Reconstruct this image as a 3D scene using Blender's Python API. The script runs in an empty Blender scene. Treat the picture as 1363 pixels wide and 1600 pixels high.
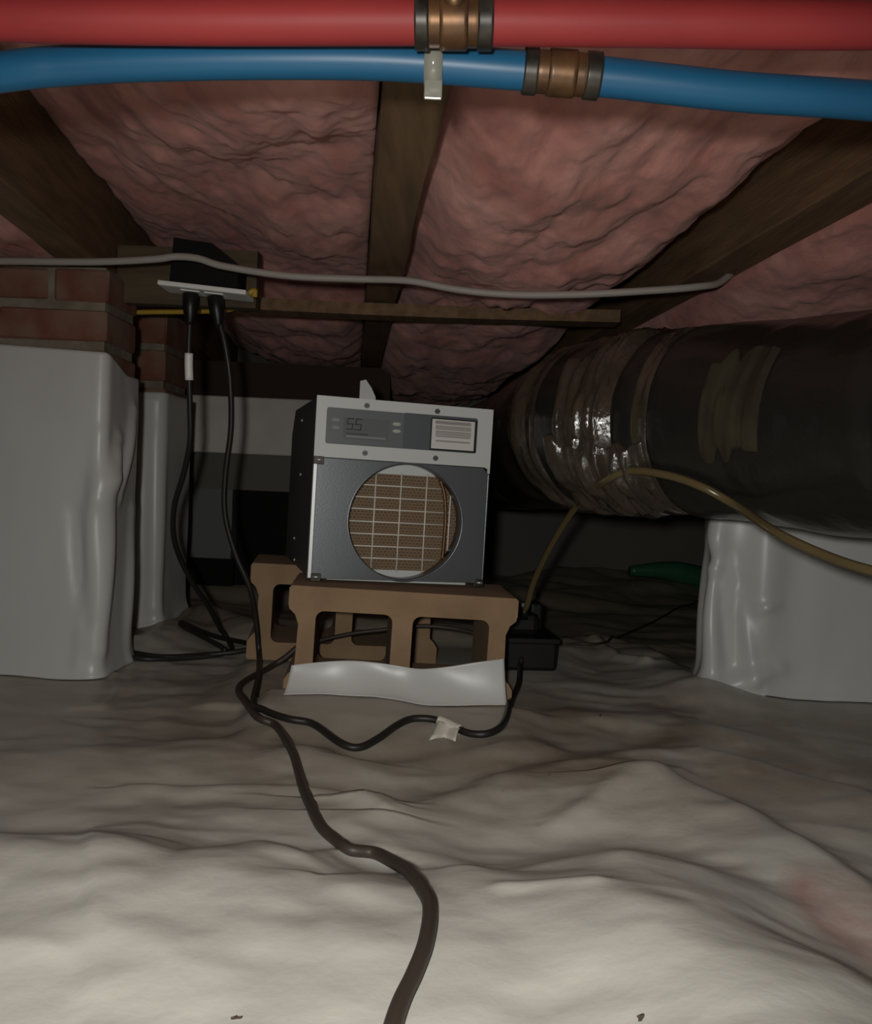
import bpy, bmesh, math, random
import numpy as np
from mathutils import Vector, Matrix, Euler

# ------------------------------------------------------------------ camera, world, light, exposure
scene = bpy.context.scene
COL = scene.collection
F = 1363.0
CAM = np.array([0.0, 0.0, 0.39])
_p = math.radians(-2.1); _a = math.radians(2.5)
_f = np.array([0, math.cos(_p), math.sin(_p)]); _r = np.array([1.0, 0, 0]); _u = np.cross(_r, _f)
CR = _r * math.cos(_a) + _u * math.sin(_a)
CU = _u * math.cos(_a) - _r * math.sin(_a)
cd = bpy.data.cameras.new('camera'); cam = bpy.data.objects.new('camera', cd); COL.objects.link(cam)
cd.sensor_fit = 'HORIZONTAL'; cd.sensor_width = 36.0; cd.lens = 36.0; cd.clip_start = 0.02
M4 = Matrix(((CR[0], CU[0], -_f[0], CAM[0]), (CR[1], CU[1], -_f[1], CAM[1]), (CR[2], CU[2], -_f[2], CAM[2]), (0, 0, 0, 1)))
cam.matrix_world = M4
scene.camera = cam

w = bpy.data.worlds.new('world'); scene.world = w; w.use_nodes = True
w.node_tree.nodes['Background'].inputs[0].default_value = (0.9, 0.95, 1.0, 1)
w.node_tree.nodes['Background'].inputs[1].default_value = 0.0012

ld = bpy.data.lights.new('handheld_torch', 'SPOT'); ld.energy = 31.0; ld.shadow_soft_size = 0.02
ld.spot_size = math.radians(125); ld.spot_blend = 1.0
ld.color = (1.0, 0.985, 0.935)
lo = bpy.data.objects.new('handheld_torch', ld); COL.objects.link(lo); lo.location = (-0.05, -0.08, 0.42)
lo.rotation_euler = Vector((0.03, 1.0, -0.40)).to_track_quat('-Z', 'Y').to_euler()

vs = scene.view_settings
vs.view_transform = 'Standard'; vs.look = 'None'; vs.exposure = 0.0; vs.gamma = 1.0; vs.use_curve_mapping = False

# ------------------------------------------------------------------ pixel <-> place helpers
def ray(px, py): return _f + CR * ((px - 681.5) / F) - CU * ((py - 800.0) / F)
def at(px, py, Y):
    d = ray(px, py); return Vector(CAM + d * (Y / d[1]))
def onz(px, py, z=0.0):
    d = ray(px, py); return Vector(CAM + d * ((z - CAM[2]) / d[2]))

# ------------------------------------------------------------------ value noise
def _hash(i, j, k, seed):
    n = (i * 374761393 + j * 668265263 + k * 2147483647 + seed * 1274126177) & 0xffffffff
    n = ((n ^ (n >> 13)) * 1274126177) & 0xffffffff
    return ((n ^ (n >> 16)) & 0xffff) / 65535.0 * 2 - 1
def vnoise(x, y, seed=0):
    x = np.asarray(x, float); y = np.asarray(y, float)
    xi = np.floor(x).astype(np.int64); yi = np.floor(y).astype(np.int64)
    fx = x - xi; fy = y - yi
    fx = fx * fx * fx * (fx * (fx * 6 - 15) + 10); fy = fy * fy * fy * (fy * (fy * 6 - 15) + 10)
    z = np.zeros_like(xi)
    a = _hash(xi, yi, z, seed); b = _hash(xi + 1, yi, z, seed); c = _hash(xi, yi + 1, z, seed); d = _hash(xi + 1, yi + 1, z, seed)
    return (a * (1 - fx) + b * fx) * (1 - fy) + (c * (1 - fx) + d * fx) * fy
def fbm(x, y, seed=0, octs=4, gain=0.5):
    s = 0; amp = 1.0
    for o in range(octs):
        ca, sa = math.cos(0.6 * o), math.sin(0.6 * o)
        s = s + amp * vnoise((x * ca - y * sa) * 2 ** o + 17 * o, (x * sa + y * ca) * 2 ** o - 9 * o, seed + o)
        amp *= gain
    return s
def sstep(a, b, x):
    t = np.clip((x - a) / (b - a), 0, 1); return t * t * (3 - 2 * t)

# ------------------------------------------------------------------ material helpers
def mat(name, base, rough=0.6, metal=0.0, spec=0.5, var=None, vscale=8.0, bump=0.0, bscale=40.0, bdist=0.01,
        trans=0.0, alpha=1.0, coat=0.0, detail=6.0, sheen=0.0, contrast=(0.35, 0.65), stretch=None):
    m = bpy.data.materials.new(name); m.use_nodes = True
    nt = m.node_tree; N = nt.nodes; L = nt.links; b = N['Principled BSDF']
    b.inputs['Base Color'].default_value = (*base, 1); b.inputs['Roughness'].default_value = rough
    b.inputs['Metallic'].default_value = metal; b.inputs['Specular IOR Level'].default_value = spec
    b.inputs['Transmission Weight'].default_value = trans; b.inputs['Alpha'].default_value = alpha
    b.inputs['Coat Weight'].default_value = coat; b.inputs['Sheen Weight'].default_value = sheen
    tc = N.new('ShaderNodeTexCoord'); vec = tc.outputs['Object']
    if stretch:
        mp = N.new('ShaderNodeMapping'); mp.inputs['Scale'].default_value = stretch
        L.new(vec, mp.inputs['Vector']); vec = mp.outputs['Vector']
    if var:
        nz = N.new('ShaderNodeTexNoise'); nz.inputs['Scale'].default_value = vscale; nz.inputs['Detail'].default_value = detail
        L.new(vec, nz.inputs['Vector'])
        cr = N.new('ShaderNodeValToRGB'); cr.color_ramp.elements[0].position = contrast[0]; cr.color_ramp.elements[1].position = contrast[1]
        cr.color_ramp.elements[0].color = (*base, 1); cr.color_ramp.elements[1].color = (*var, 1)
        L.new(nz.outputs['Fac'], cr.inputs['Fac']); L.new(cr.outputs['Color'], b.inputs['Base Color'])
    if bump:
        n2 = N.new('ShaderNodeTexNoise'); n2.inputs['Scale'].default_value = bscale; n2.inputs['Detail'].default_value = 8
        L.new(vec, n2.inputs['Vector'])
        bp = N.new('ShaderNodeBump'); bp.inputs['Strength'].default_value = bump; bp.inputs['Distance'].default_value = bdist
        L.new(n2.outputs['Fac'], bp.inputs['Height']); L.new(bp.outputs['Normal'], b.inputs['Normal'])
    return m

MT = {}
MT['wood'] = mat('rough_wood', (0.125, 0.072, 0.034), 0.8, var=(0.20, 0.118, 0.058), vscale=6, bump=0.5, bscale=30, bdist=0.004, stretch=(9, 0.8, 9))
MT['wood_pale'] = mat('pale_board', (0.06, 0.042, 0.022), 0.8, var=(0.10, 0.07, 0.037), vscale=6, bump=0.4, bscale=30, bdist=0.003, stretch=(1, 8, 8))
MT['pink'] = mat('pink_fibreglass', (0.50, 0.205, 0.172), 1.0, spec=0.05, var=(0.84, 0.44, 0.385), vscale=11, bump=0.6, bscale=55, bdist=0.006, sheen=0.1, contrast=(0.32, 0.72), stretch=(1, 0.45, 1))
MT['brick'] = mat('red_brick', (0.16, 0.056, 0.032), 0.9, var=(0.20, 0.125, 0.085), vscale=14, bump=0.5, bscale=90, bdist=0.003)
MT['brick_dusty'] = mat('dusty_brick', (0.14, 0.088, 0.055), 0.9, var=(0.22, 0.15, 0.10), vscale=14, bump=0.5, bscale=90, bdist=0.003)
MT['mortar'] = mat('mortar', (0.15, 0.125, 0.09), 0.95, var=(0.24, 0.21, 0.16), vscale=20, bump=0.6, bscale=70, bdist=0.004)
MT['wrap'] = mat('white_liner_wrap', (0.58, 0.59, 0.57), 0.36, spec=0.5, var=(0.54, 0.545, 0.525), vscale=3, bump=0.08, bscale=9, bdist=0.012)
MT['block'] = mat('concrete_block', (0.32, 0.215, 0.125), 0.95, var=(0.25, 0.16, 0.09), vscale=11, bump=0.6, bscale=140, bdist=0.002)
MT['conc'] = mat('pale_concrete', (0.74, 0.70, 0.64), 0.9, var=(0.56, 0.53, 0.48), vscale=4, bump=0.4, bscale=60, bdist=0.004)
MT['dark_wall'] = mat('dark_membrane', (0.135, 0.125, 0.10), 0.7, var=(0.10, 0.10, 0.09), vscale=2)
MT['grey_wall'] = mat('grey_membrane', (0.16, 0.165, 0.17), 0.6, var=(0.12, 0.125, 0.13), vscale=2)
MT['black_cord'] = mat('black_rubber_cord', (0.018, 0.016, 0.014), 0.45, spec=0.4)
MT['brown_cord'] = mat('brown_black_cord', (0.045, 0.033, 0.025), 0.5, spec=0.4)
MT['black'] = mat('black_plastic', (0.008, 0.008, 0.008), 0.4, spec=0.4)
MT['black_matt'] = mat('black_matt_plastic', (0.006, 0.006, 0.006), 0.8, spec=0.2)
MT['white_pl'] = mat('white_plastic', (0.78, 0.78, 0.74), 0.4)
MT['white_enamel'] = mat('pale_grey_enamel', (0.60, 0.62, 0.61), 0.45)
MT['silver'] = mat('brushed_grey_steel', (0.175, 0.19, 0.20), 0.33, metal=0.6, spec=0.5, bump=0.12, bscale=300, bdist=0.001)
MT['steel_pale'] = mat('pale_steel', (0.62, 0.63, 0.63), 0.4, metal=0.7)
MT['cab'] = mat('dark_cabinet_side', (0.055, 0.052, 0.05), 0.5, spec=0.4)
MT['panel'] = mat('grey_control_overlay', (0.145, 0.16, 0.168), 0.3)
MT['panel_dk'] = mat('dark_grey_overlay', (0.105, 0.12, 0.128), 0.3)
MT['lcd'] = mat('lcd_glass', (0.155, 0.17, 0.168), 0.18)
MT['digit'] = mat('lcd_segment', (0.012, 0.014, 0.014), 0.4)
MT['button'] = mat('pale_button', (0.42, 0.42, 0.38), 0.45)
MT['button_dim'] = mat('dim_button', (0.22, 0.23, 0.22), 0.45)
MT['paper'] = mat('printed_paper', (0.66, 0.64, 0.60), 0.6)
MT['ink'] = mat('grey_ink', (0.36, 0.33, 0.32), 0.7)
MT['wire'] = mat('white_wire', (0.80, 0.76, 0.68), 0.4)
MT['brass'] = mat('dull_brass', (0.19, 0.095, 0.04), 0.42, metal=0.6, var=(0.10, 0.055, 0.03), vscale=60)
MT['crimp'] = mat('blackened_copper_ring', (0.02, 0.019, 0.017), 0.4, metal=0.4, var=(0.06, 0.052, 0.04), vscale=60)
MT['red'] = mat('red_pex', (0.36, 0.040, 0.040), 0.55, spec=0.35, var=(0.31, 0.035, 0.035), vscale=10)
MT['blue'] = mat('blue_pex', (0.012, 0.115, 0.235), 0.42, spec=0.5, var=(0.012, 0.10, 0.21), vscale=10)
MT['clear'] = mat('milky_clear_strap', (0.25, 0.25, 0.21), 0.12, spec=0.8)
MT['cable'] = mat('white_cable_sheath', (0.32, 0.29, 0.26), 0.55)
MT['yellow'] = mat('yellow_cable_sheath', (0.42, 0.27, 0.03), 0.5)
MT['tubing'] = mat('cloudy_vinyl_tube', (0.12, 0.09, 0.04), 0.2, spec=0.7)
MT['tape'] = mat('white_tape', (0.66, 0.62, 0.54), 0.5)
MT['green'] = mat('dark_green_glint', (0.03, 0.13, 0.07), 0.35, bump=0.3, bscale=20, bdist=0.01)
MT['leaf'] = mat('dry_leaf', (0.06, 0.04, 0.025), 0.9)
MT['subfloor'] = mat('subfloor_board', (0.05, 0.032, 0.022), 0.9)
MT['vapor'] = mat('clear_brown_tape', (0.065, 0.05, 0.033), 0.13, spec=0.8, var=(0.028, 0.024, 0.019), vscale=10, bump=0.7, bscale=22, bdist=0.012, coat=0.5)

def liner_material():
    m = bpy.data.materials.new('floor_liner'); m.use_nodes = True
    nt = m.node_tree; N = nt.nodes; L = nt.links; b = N['Principled BSDF']
    b.inputs['Roughness'].default_value = 0.36; b.inputs['Specular IOR Level'].default_value = 0.5
    tc = N.new('ShaderNodeTexCoord')
    def noise(scale, detail=6, rough=0.55):
        n = N.new('ShaderNodeTexNoise'); n.inputs['Scale'].default_value = scale; n.inputs['Detail'].default_value = detail
        n.inputs['Roughness'].default_value = rough; L.new(tc.outputs['Object'], n.inputs['Vector']); return n.outputs['Fac']
    def ramp(fac, a, bb):
        r = N.new('ShaderNodeMapRange'); r.inputs[1].default_value = a; r.inputs[2].default_value = bb; r.clamp = True
        L.new(fac, r.inputs[0]); return r.outputs[0]
    def mth(op, x, y):
        n = N.new('ShaderNodeMath'); n.operation = op
        for i, v in enumerate((x, y)):
            if isinstance(v, (int, float)): n.inputs[i].default_value = v
            else: L.new(v, n.inputs[i])
        return n.outputs[0]
    def mix(fac, c1, c2):
        n = N.new('ShaderNodeMix'); n.data_type = 'RGBA'
        if isinstance(fac, (int, float)): n.inputs[0].default_value = fac
        else: L.new(fac, n.inputs[0])
        for i, c in ((6, c1), (7, c2)):
            if isinstance(c, tuple): n.inputs[i].default_value = (*c, 1)
            else: L.new(c, n.inputs[i])
        return n.outputs[2]
    def blob(cx, cy, rx, ry):
        mp = N.new('ShaderNodeMapping'); mp.vector_type = 'TEXTURE'
        mp.inputs['Location'].default_value = (cx, cy, 0); mp.inputs['Scale'].default_value = (rx, ry, 1000)
        L.new(tc.outputs['Object'], mp.inputs['Vector'])
        ln = N.new('ShaderNodeVectorMath'); ln.operation = 'LENGTH'; L.new(mp.outputs['Vector'], ln.inputs[0])
        return ramp(ln.outputs['Value'], 1.0, 0.0)
    col = mix(ramp(noise(3.0), 0.35, 0.7), (0.59, 0.572, 0.512), (0.50, 0.487, 0.436))
    n1 = noise(5.0, 8, 0.65)
    # soil tracked over the sheet around the blocks, and across the band in front of them
    d1 = mth('MULTIPLY', ramp(blob(0.30, 1.32, 1.1, 0.45), 0.0, 0.6), ramp(n1, 0.30, 0.58))
    clean = mth('SUBTRACT', 1.0, mth('MULTIPLY', ramp(blob(-0.05, 1.34, 0.30, 0.14), 0.0, 0.6), 0.75))
    col = mix(mth('MULTIPLY', mth('MULTIPLY', d1, clean), 0.9), col, (0.27, 0.205, 0.145))
    d3 = mth('MULTIPLY', ramp(blob(-0.40, 1.34, 0.9, 0.50), 0.0, 0.45), ramp(noise(4.0), 0.25, 0.55))
    col = mix(mth('MULTIPLY', d3, 0.75), col, (0.33, 0.295, 0.235))
    # browner, darker tone over the far part of the sheet
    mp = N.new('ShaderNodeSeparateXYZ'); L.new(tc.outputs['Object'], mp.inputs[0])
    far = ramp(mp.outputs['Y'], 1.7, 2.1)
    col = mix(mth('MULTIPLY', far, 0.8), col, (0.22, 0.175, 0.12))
    # specks
    sp = ramp(noise(60.0, 3), 0.70, 0.76)
    col = mix(mth('MULTIPLY', mth('MULTIPLY', sp, blob(0.15, 1.25, 0.6, 0.35)), 0.8), col, (0.10, 0.05, 0.03))
    # pink patch by the lower right
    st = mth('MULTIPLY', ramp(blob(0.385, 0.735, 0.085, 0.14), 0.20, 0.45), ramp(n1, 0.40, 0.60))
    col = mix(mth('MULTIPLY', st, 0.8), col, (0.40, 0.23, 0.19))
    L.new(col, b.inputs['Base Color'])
    bp = N.new('ShaderNodeBump'); bp.inputs['Strength'].default_value = 0.28; bp.inputs['Distance'].default_value = 0.012
    L.new(noise(11.0, 5, 0.5), bp.inputs['Height']); L.new(bp.outputs['Normal'], b.inputs['Normal'])
    return m
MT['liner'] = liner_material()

def duct_material():
    m = mat('black_duct_jacket', (0.017, 0.016, 0.014), 0.26, spec=0.45, bump=0.45, bscale=13, bdist=0.012)
    return m
MT['duct'] = duct_material()
MT['duct_patch'] = mat('olive_dust_film', (0.050, 0.041, 0.023), 0.9, spec=0.2, var=(0.026, 0.021, 0.014), vscale=12, bump=0.4, bscale=18, bdist=0.01)

def honey_material():
    m = bpy.data.materials.new('honeycomb_filter'); m.use_nodes = True
    nt = m.node_tree; N = nt.nodes; L = nt.links; b = N['Principled BSDF']; b.inputs['Roughness'].default_value = 0.8
    tc = N.new('ShaderNodeTexCoord')
    br = N.new('ShaderNodeTexBrick'); br.inputs['Scale'].default_value = 1.0
    br.inputs['Brick Width'].default_value = 0.007; br.inputs['Row Height'].default_value = 0.0055
    br.inputs['Mortar Size'].default_value = 0.0011; br.inputs['Mortar Smooth'].default_value = 0.4
    br.inputs['Color1'].default_value = (0.15, 0.10, 0.055, 1); br.inputs['Color2'].default_value = (0.12, 0.08, 0.045, 1)
    br.inputs['Mortar'].default_value = (0.25, 0.175, 0.105, 1)
    mp = N.new('ShaderNodeMapping'); mp.inputs['Rotation'].default_value = (math.radians(90), 0, 0)
    L.new(tc.outputs['Object'], mp.inputs['Vector']); L.new(mp.outputs['Vector'], br.inputs['Vector'])
    L.new(br.outputs['Color'], b.inputs['Base Color'])
    bp = N.new('ShaderNodeBump'); bp.inputs['Strength'].default_value = 0.5; bp.inputs['Distance'].default_value = 0.002
    L.new(br.outputs['Fac'], bp.inputs['Height']); L.new(bp.outputs['Normal'], b.inputs['Normal'])
    return m
MT['honey'] = honey_material()

# ------------------------------------------------------------------ mesh helpers
def link(name, me, m=None, parent=None, smooth=False):
    o = bpy.data.objects.new(name, me); COL.objects.link(o)
    if m: me.materials.append(MT[m])
    if parent is not None: o.parent = parent
    if smooth: me.polygons.foreach_set('use_smooth', [True] * len(me.polygons))
    return o
def from_bm(name, bm, m, parent=None, smooth=False):
    bmesh.ops.recalc_face_normals(bm, faces=bm.faces)
    me = bpy.data.meshes.new(name); bm.to_mesh(me); bm.free()
    return link(name, me, m, parent, smooth)
def tag(o, label=None, cat=None, group=None, kind=None):
    if label: o['label'] = label
    if cat: o['category'] = cat
    if group: o['group'] = group
    if kind: o['kind'] = kind
    return o
def empty(name, loc, rot=(0, 0, 0)):
    o = bpy.data.objects.new(name, None); o.empty_display_size = 0.05; COL.objects.link(o)
    o.location = loc; o.rotation_euler = rot; return o
def add_box(bm, lo_, hi_, bevel=0.0, segs=2):
    r = bmesh.ops.create_cube(bm, size=1.0); vs_ = r['verts']
    for v in vs_:
        v.co = Vector([(lo_[i] + hi_[i]) / 2 + v.co[i] * (hi_[i] - lo_[i]) for i in range(3)])
    if bevel:
        es = list({e for v in vs_ for e in v.link_edges})
        bmesh.ops.bevel(bm, geom=es, offset=bevel, segments=segs, affect='EDGES', profile=0.5)
    return bm
def box(name, lo_, hi_, m, parent=None, bevel=0.0):
    bm = bmesh.new(); add_box(bm, lo_, hi_, bevel); return from_bm(name, bm, m, parent)
def catmull(pts, n=8, closed=False):
    P = [Vector(p) for p in pts]; out = []
    for i in range(len(P) - 1):
        p0 = P[i - 1] if i else P[0] * 2 - P[1]; p1, p2 = P[i], P[i + 1]
        p3 = P[i + 2] if i + 2 < len(P) else P[-1] * 2 - P[-2]
        for k in range(n):
            t = k / n
            out.append(0.5 * ((2 * p1) + (p2 - p0) * t + (2 * p0 - 5 * p1 + 4 * p2 - p3) * t * t + (3 * p1 - p0 - 3 * p2 + p3) * t ** 3))
    out.append(P[-1].copy()); return out
def add_tube(bm, pts, rad, seg=12, cap=True, radf=None):
    rings = []; n = len(pts); up = None
    for i, p in enumerate(pts):
        t = (pts[min(i + 1, n - 1)] - pts[max(i - 1, 0)]).normalized()
        if up is None:
            up = Vector((0, 0, 1)) if abs(t.z) < 0.9 else Vector((1, 0, 0))
        a = (up - t * up.dot(t)).normalized(); b = t.cross(a); up = a
        R = rad[i] if isinstance(rad, (list, tuple)) else rad
        ring = []
        for k in range(seg):
            th = 2 * math.pi * k / seg
            rr = R if radf is None else R * radf(i, th)
            ring.append(bm.verts.new(p + a * (math.cos(th) * rr) + b * (math.sin(th) * rr)))
        rings.append(ring)
    for i in range(n - 1):
        for k in range(seg):
            bm.faces.new((rings[i][k], rings[i][(k + 1) % seg], rings[i + 1][(k + 1) % seg], rings[i + 1][k]))
    if cap:
        bm.faces.new(rings[0][::-1]); bm.faces.new(rings[-1])
    return bm
def tube(name, pts, rad, m, parent=None, seg=12, n=8, smooth_path=True, radf=None):
    P = catmull(pts, n) if smooth_path else [Vector(p) for p in pts]
    bm = bmesh.new(); add_tube(bm, P, rad, seg, True, radf); return from_bm(name, bm, m, parent, True)
def extrude_shape(name, outline, holes, y0, y1, m, parent=None):
    """outline and holes in (x, z), extruded along y from y0 to y1"""
    bm = bmesh.new(); loops = []
    for lp in [outline] + holes:
        v = [bm.verts.new((x, y0, z)) for x, z in lp]
        for i in range(len(v)): bm.edges.new((v[i], v[(i + 1) % len(v)]))
    bmesh.ops.triangle_fill(bm, use_beauty=True, use_dissolve=False, edges=bm.edges[:])
    r = bmesh.ops.extrude_face_region(bm, geom=bm.faces[:])
    for v in [g for g in r['geom'] if isinstance(g, bmesh.types.BMVert)]: v.co.y = y1
    return from_bm(name, bm, m, parent)
def grid_obj(name, X, Y, Z, m, parent=None, smooth=True):
    r, c = X.shape
    v = np.stack([X, Y, Z], -1).reshape(-1, 3)
    idx = np.arange(r * c).reshape(r, c)
    f = np.stack([idx[:-1, :-1], idx[:-1, 1:], idx[1:, 1:], idx[1:, :-1]], -1).reshape(-1, 4)
    me = bpy.data.meshes.new(name); me.from_pydata(v.tolist(), [], f.tolist()); me.update()
    return link(name, me, m, parent, smooth)

# ------------------------------------------------------------------ floor: the wrinkled liner
def poly_sd(x, y, poly):
    """distance to a polyline and the side of it (positive = toward the camera, i.e. right-hand side when running left to right)"""
    best = np.full(x.shape, 1e9); sgn = np.ones(x.shape)
    for (ax, ay), (bx, by) in zip(poly[:-1], poly[1:]):
        dx, dy = bx - ax, by - ay; l2 = dx * dx + dy * dy
        t = np.clip(((x - ax) * dx + (y - ay) * dy) / l2, 0, 1)
        ex = x - (ax + t * dx); ey = y - (ay + t * dy); d = np.sqrt(ex * ex + ey * ey)
        best = np.minimum(best, d)
    q = sorted(poly); sgn = np.where(y < np.interp(x, [a_[0] for a_ in q], [a_[1] for a_ in q]), 1.0, -1.0)
    return best, sgn
def fpoly(pts, z=0.0): return [tuple(onz(a, b, z)[:2]) for a, b in pts]
EDGE = fpoly([(a_, b_ + 56) for a_, b_ in [(-900, 1330), (-200, 1300), (0, 1308), (130, 1312), (220, 1368), (330, 1338), (400, 1362), (475, 1462), (560, 1378), (650, 1392),
              (740, 1398), (800, 1335), (870, 1310), (950, 1318), (1040, 1370), (1150, 1445), (1260, 1525), (1363, 1600), (1600, 1760)]], 0.045)
EDGE = sorted(EDGE)
EX = np.linspace(EDGE[0][0], EDGE[-1][0], 600); EY = np.interp(EX, [e[0] for e in EDGE], [e[1] for e in EDGE])
EY = np.convolve(np.pad(EY, 8, mode='edge'), np.hanning(17) / np.hanning(17).sum(), 'valid')
RIDGES = [  # pixel polyline, height, width on the camera's side, width on the far side
    ([(690, 1262), (780, 1232), (900, 1210), (1000, 1194), (1090, 1190), (1190, 1212), (1363, 1262), (1700, 1330)], 0.024, 0.14, 0.05),
    ([(740, 1290), (870, 1370), (970, 1432), (1100, 1508), (1250, 1595), (1363, 1655), (1550, 1760)], -0.030, 0.095, 0.14),
    ([(1010, 1232), (1120, 1270), (1230, 1340), (1363, 1430), (1500, 1520)], 0.016, 0.08, 0.03),
    ([(200, 1236), (340, 1236), (470, 1236), (540, 1238), (610, 1268)], 0.008, 0.03, 0.012),
    ([(500, 1252), (560, 1256), (600, 1275)], 0.004, 0.01, 0.008),
    ([(540, 1300), (640, 1345), (720, 1368)], 0.003, 0.02, 0.02),
    ([(410, 1372), (470, 1395), (520, 1360), (560, 1350)], 0.008, 0.03, 0.015),
    ([(-100, 1190), (150, 1185), (330, 1165), (480, 1185)], 0.014, 0.09, 0.05),
    ([(850, 1022), (920, 1000), (1000, 1018), (1090, 1078)], 0.030, 0.10, 0.05),
    ([(930, 1008), (965, 1030), (1010, 1042)], 0.012, 0.015, 0.012),
    ([(850, 1120), (940, 1120), (1040, 1120), (1150, 1150)], 0.014, 0.05, 0.05),
    ([(850, 940), (960, 925), (1090, 915)], 0.03, 0.10, 0.10),
    ([(780, 925), (900, 905), (1090, 900)], 0.05, 0.18, 0.15),
    ([(785, 1484), (850, 1486), (920, 1496)], 0.004, 0.012, 0.010),
    ([(230, 1000), (320, 958), (400, 985)], 0.03, 0.09, 0.06),
    ([(110, 1095), (165, 1092), (188, 1066), (180, 1040)], 0.004, 0.008, 0.008),
    ([(470, 1180), (560, 1195), (700, 1180), (850, 1170)], 0.008, 0.04, 0.03),
    ([(560, 1450), (640, 1400), (700, 1420)], 0.006, 0.05, 0.02),
    ([(880, 1290), (990, 1240), (1060, 1225)], 0.008, 0.025, 0.02),
]
RID = [(fpoly(p, 0.01), h, wn, wf) for p, h, wn, wf in RIDGES]
SEAM = sorted(fpoly([(133, 1310), (131, 1450), (129, 1700)], 0.02), key=lambda q: q[1])
def H(x, y):
    x = np.asarray(x, float); y = np.asarray(y, float)
    z = np.zeros(np.broadcast(x, y).shape)
    d, s = poly_sd(x, y, EDGE); sd = d * s
    z = z + (0.036 * sstep(-0.165, 0.006, sd) + 0.020 * sstep(-0.45, 0.0, sd)) * (1 + 0.7 * sstep(0.06, 0.2, x))
    for p, h, wn, wf in RID:
        d, s = poly_sd(x, y, p)
        wdt = np.where(s > 0, wn, wf); z = z + h * np.exp(-(d / wdt) ** 2)
    z = z + (0.010 - 0.006 * sstep(0.7, 0.85, y) * sstep(1.45, 1.25, y)) * fbm(x * 2.3, y * 2.3, 5, 3) + 0.0045 * fbm(x * 7 + 3, y * 9, 11, 3)
    z = z + 0.003 * (1 - np.abs(fbm(x * 6, y * 11 + 4, 21, 2)))
    z = z + sstep(1.9, 2.6, y) * (0.018 * fbm(x * 1.6, y * 6.0, 31, 3))
    z = z + 0.040 * sstep(-0.31, -0.25, x) * sstep(0.21, 0.12, x) * (1 - 0.35 * sstep(-0.2, 0.12, x)) * sstep(1.16, 1.37, y)   # mound before the block
    flat = sstep(-0.40, -0.35, x) * sstep(0.24, 0.17, x) * sstep(1.405, 1.425, y) * sstep(2.1, 1.98, y)       # pressed down under the blocks
    z = z * (1 - flat) + 0.008 * flat
    p2 = np.exp(-(((x - 0.19) / 0.10) ** 4 + ((y - 1.84) / 0.16) ** 4))           # and under the pump
    z = z * (1 - p2) + 0.012 * p2
    sx = np.interp(y, [q[1] for q in SEAM], [q[0] for q in SEAM])
    z = z + 0.0035 * sstep(-0.006, 0.006, x - sx) * sstep(0.90, 0.86, y) * sstep(0.25, 0.0, x - sx)
    return z
ys = np.concatenate([np.arange(-0.9, 0.45, 0.05), np.arange(0.45, 1.25, 0.005), np.arange(1.25, 2.2, 0.008), np.arange(2.2, 3.72, 0.03)])
xs = np.concatenate([np.arange(-2.6, -0.95, 0.05), np.arange(-0.95, 0.95, 0.006), np.arange(0.95, 2.61, 0.05)])
XX, YY = np.meshgrid(xs, ys)
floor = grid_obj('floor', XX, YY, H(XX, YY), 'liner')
tag(floor, kind='structure', label='wrinkled white plastic liner spread over the crawl space floor')
def fl(px, py, lift=0.0):
    p = onz(px, py, 0.0)
    for _ in range(6):
        z = float(H(np.array([p.x]), np.array([p.y]))[0]) + lift
        p = onz(px, py, z)
    return p
def fz(x, y): return float(H(np.array([x]), np.array([y]))[0])

# ------------------------------------------------------------------ structure: walls, subfloor
box('ceiling', (-2.6, -0.9, 1.02), (2.6, 3.75, 1.05), 'subfloor')['kind'] = 'structure'
box('wall_back', (-2.6, 3.66, -0.05), (2.6, 3.80, 1.02), 'dark_wall')['kind'] = 'structure'
# nearer foundation wall at the left: pale upper course, darker membrane hung below it
wb = empty('wall_partition', (0, 2.75, 0)); wb['kind'] = 'structure'
def wl(px): return (px - 681.5) / F * 2.8
def wz(py): return 0.39 + (739 - py) / F * 2.75
XE = -0.17
box('upper_course', (-2.6, -0.03, wz(712)), (XE, 0.2, wz(624)), 'conc', wb, 0.006)
box('sill_recess', (-2.6, 0.14, wz(624)), (XE, 0.2, 0.75), 'subfloor', wb)  # dark board colour carries the shade of this recess
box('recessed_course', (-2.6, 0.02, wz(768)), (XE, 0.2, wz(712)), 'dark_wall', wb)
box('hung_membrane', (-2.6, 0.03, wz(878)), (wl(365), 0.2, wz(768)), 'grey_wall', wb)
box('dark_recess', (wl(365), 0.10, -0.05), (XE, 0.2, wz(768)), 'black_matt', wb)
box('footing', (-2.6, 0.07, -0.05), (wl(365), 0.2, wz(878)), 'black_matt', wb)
box('wall_left', (-2.72, -0.9, -0.05), (-2.6, 3.75, 1.02), 'dark_wall')['kind'] = 'structure'
box('wall_right', (2.6, -0.9, -0.05), (2.72, 3.75, 1.02), 'dark_wall')['kind'] = 'structure'

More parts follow.
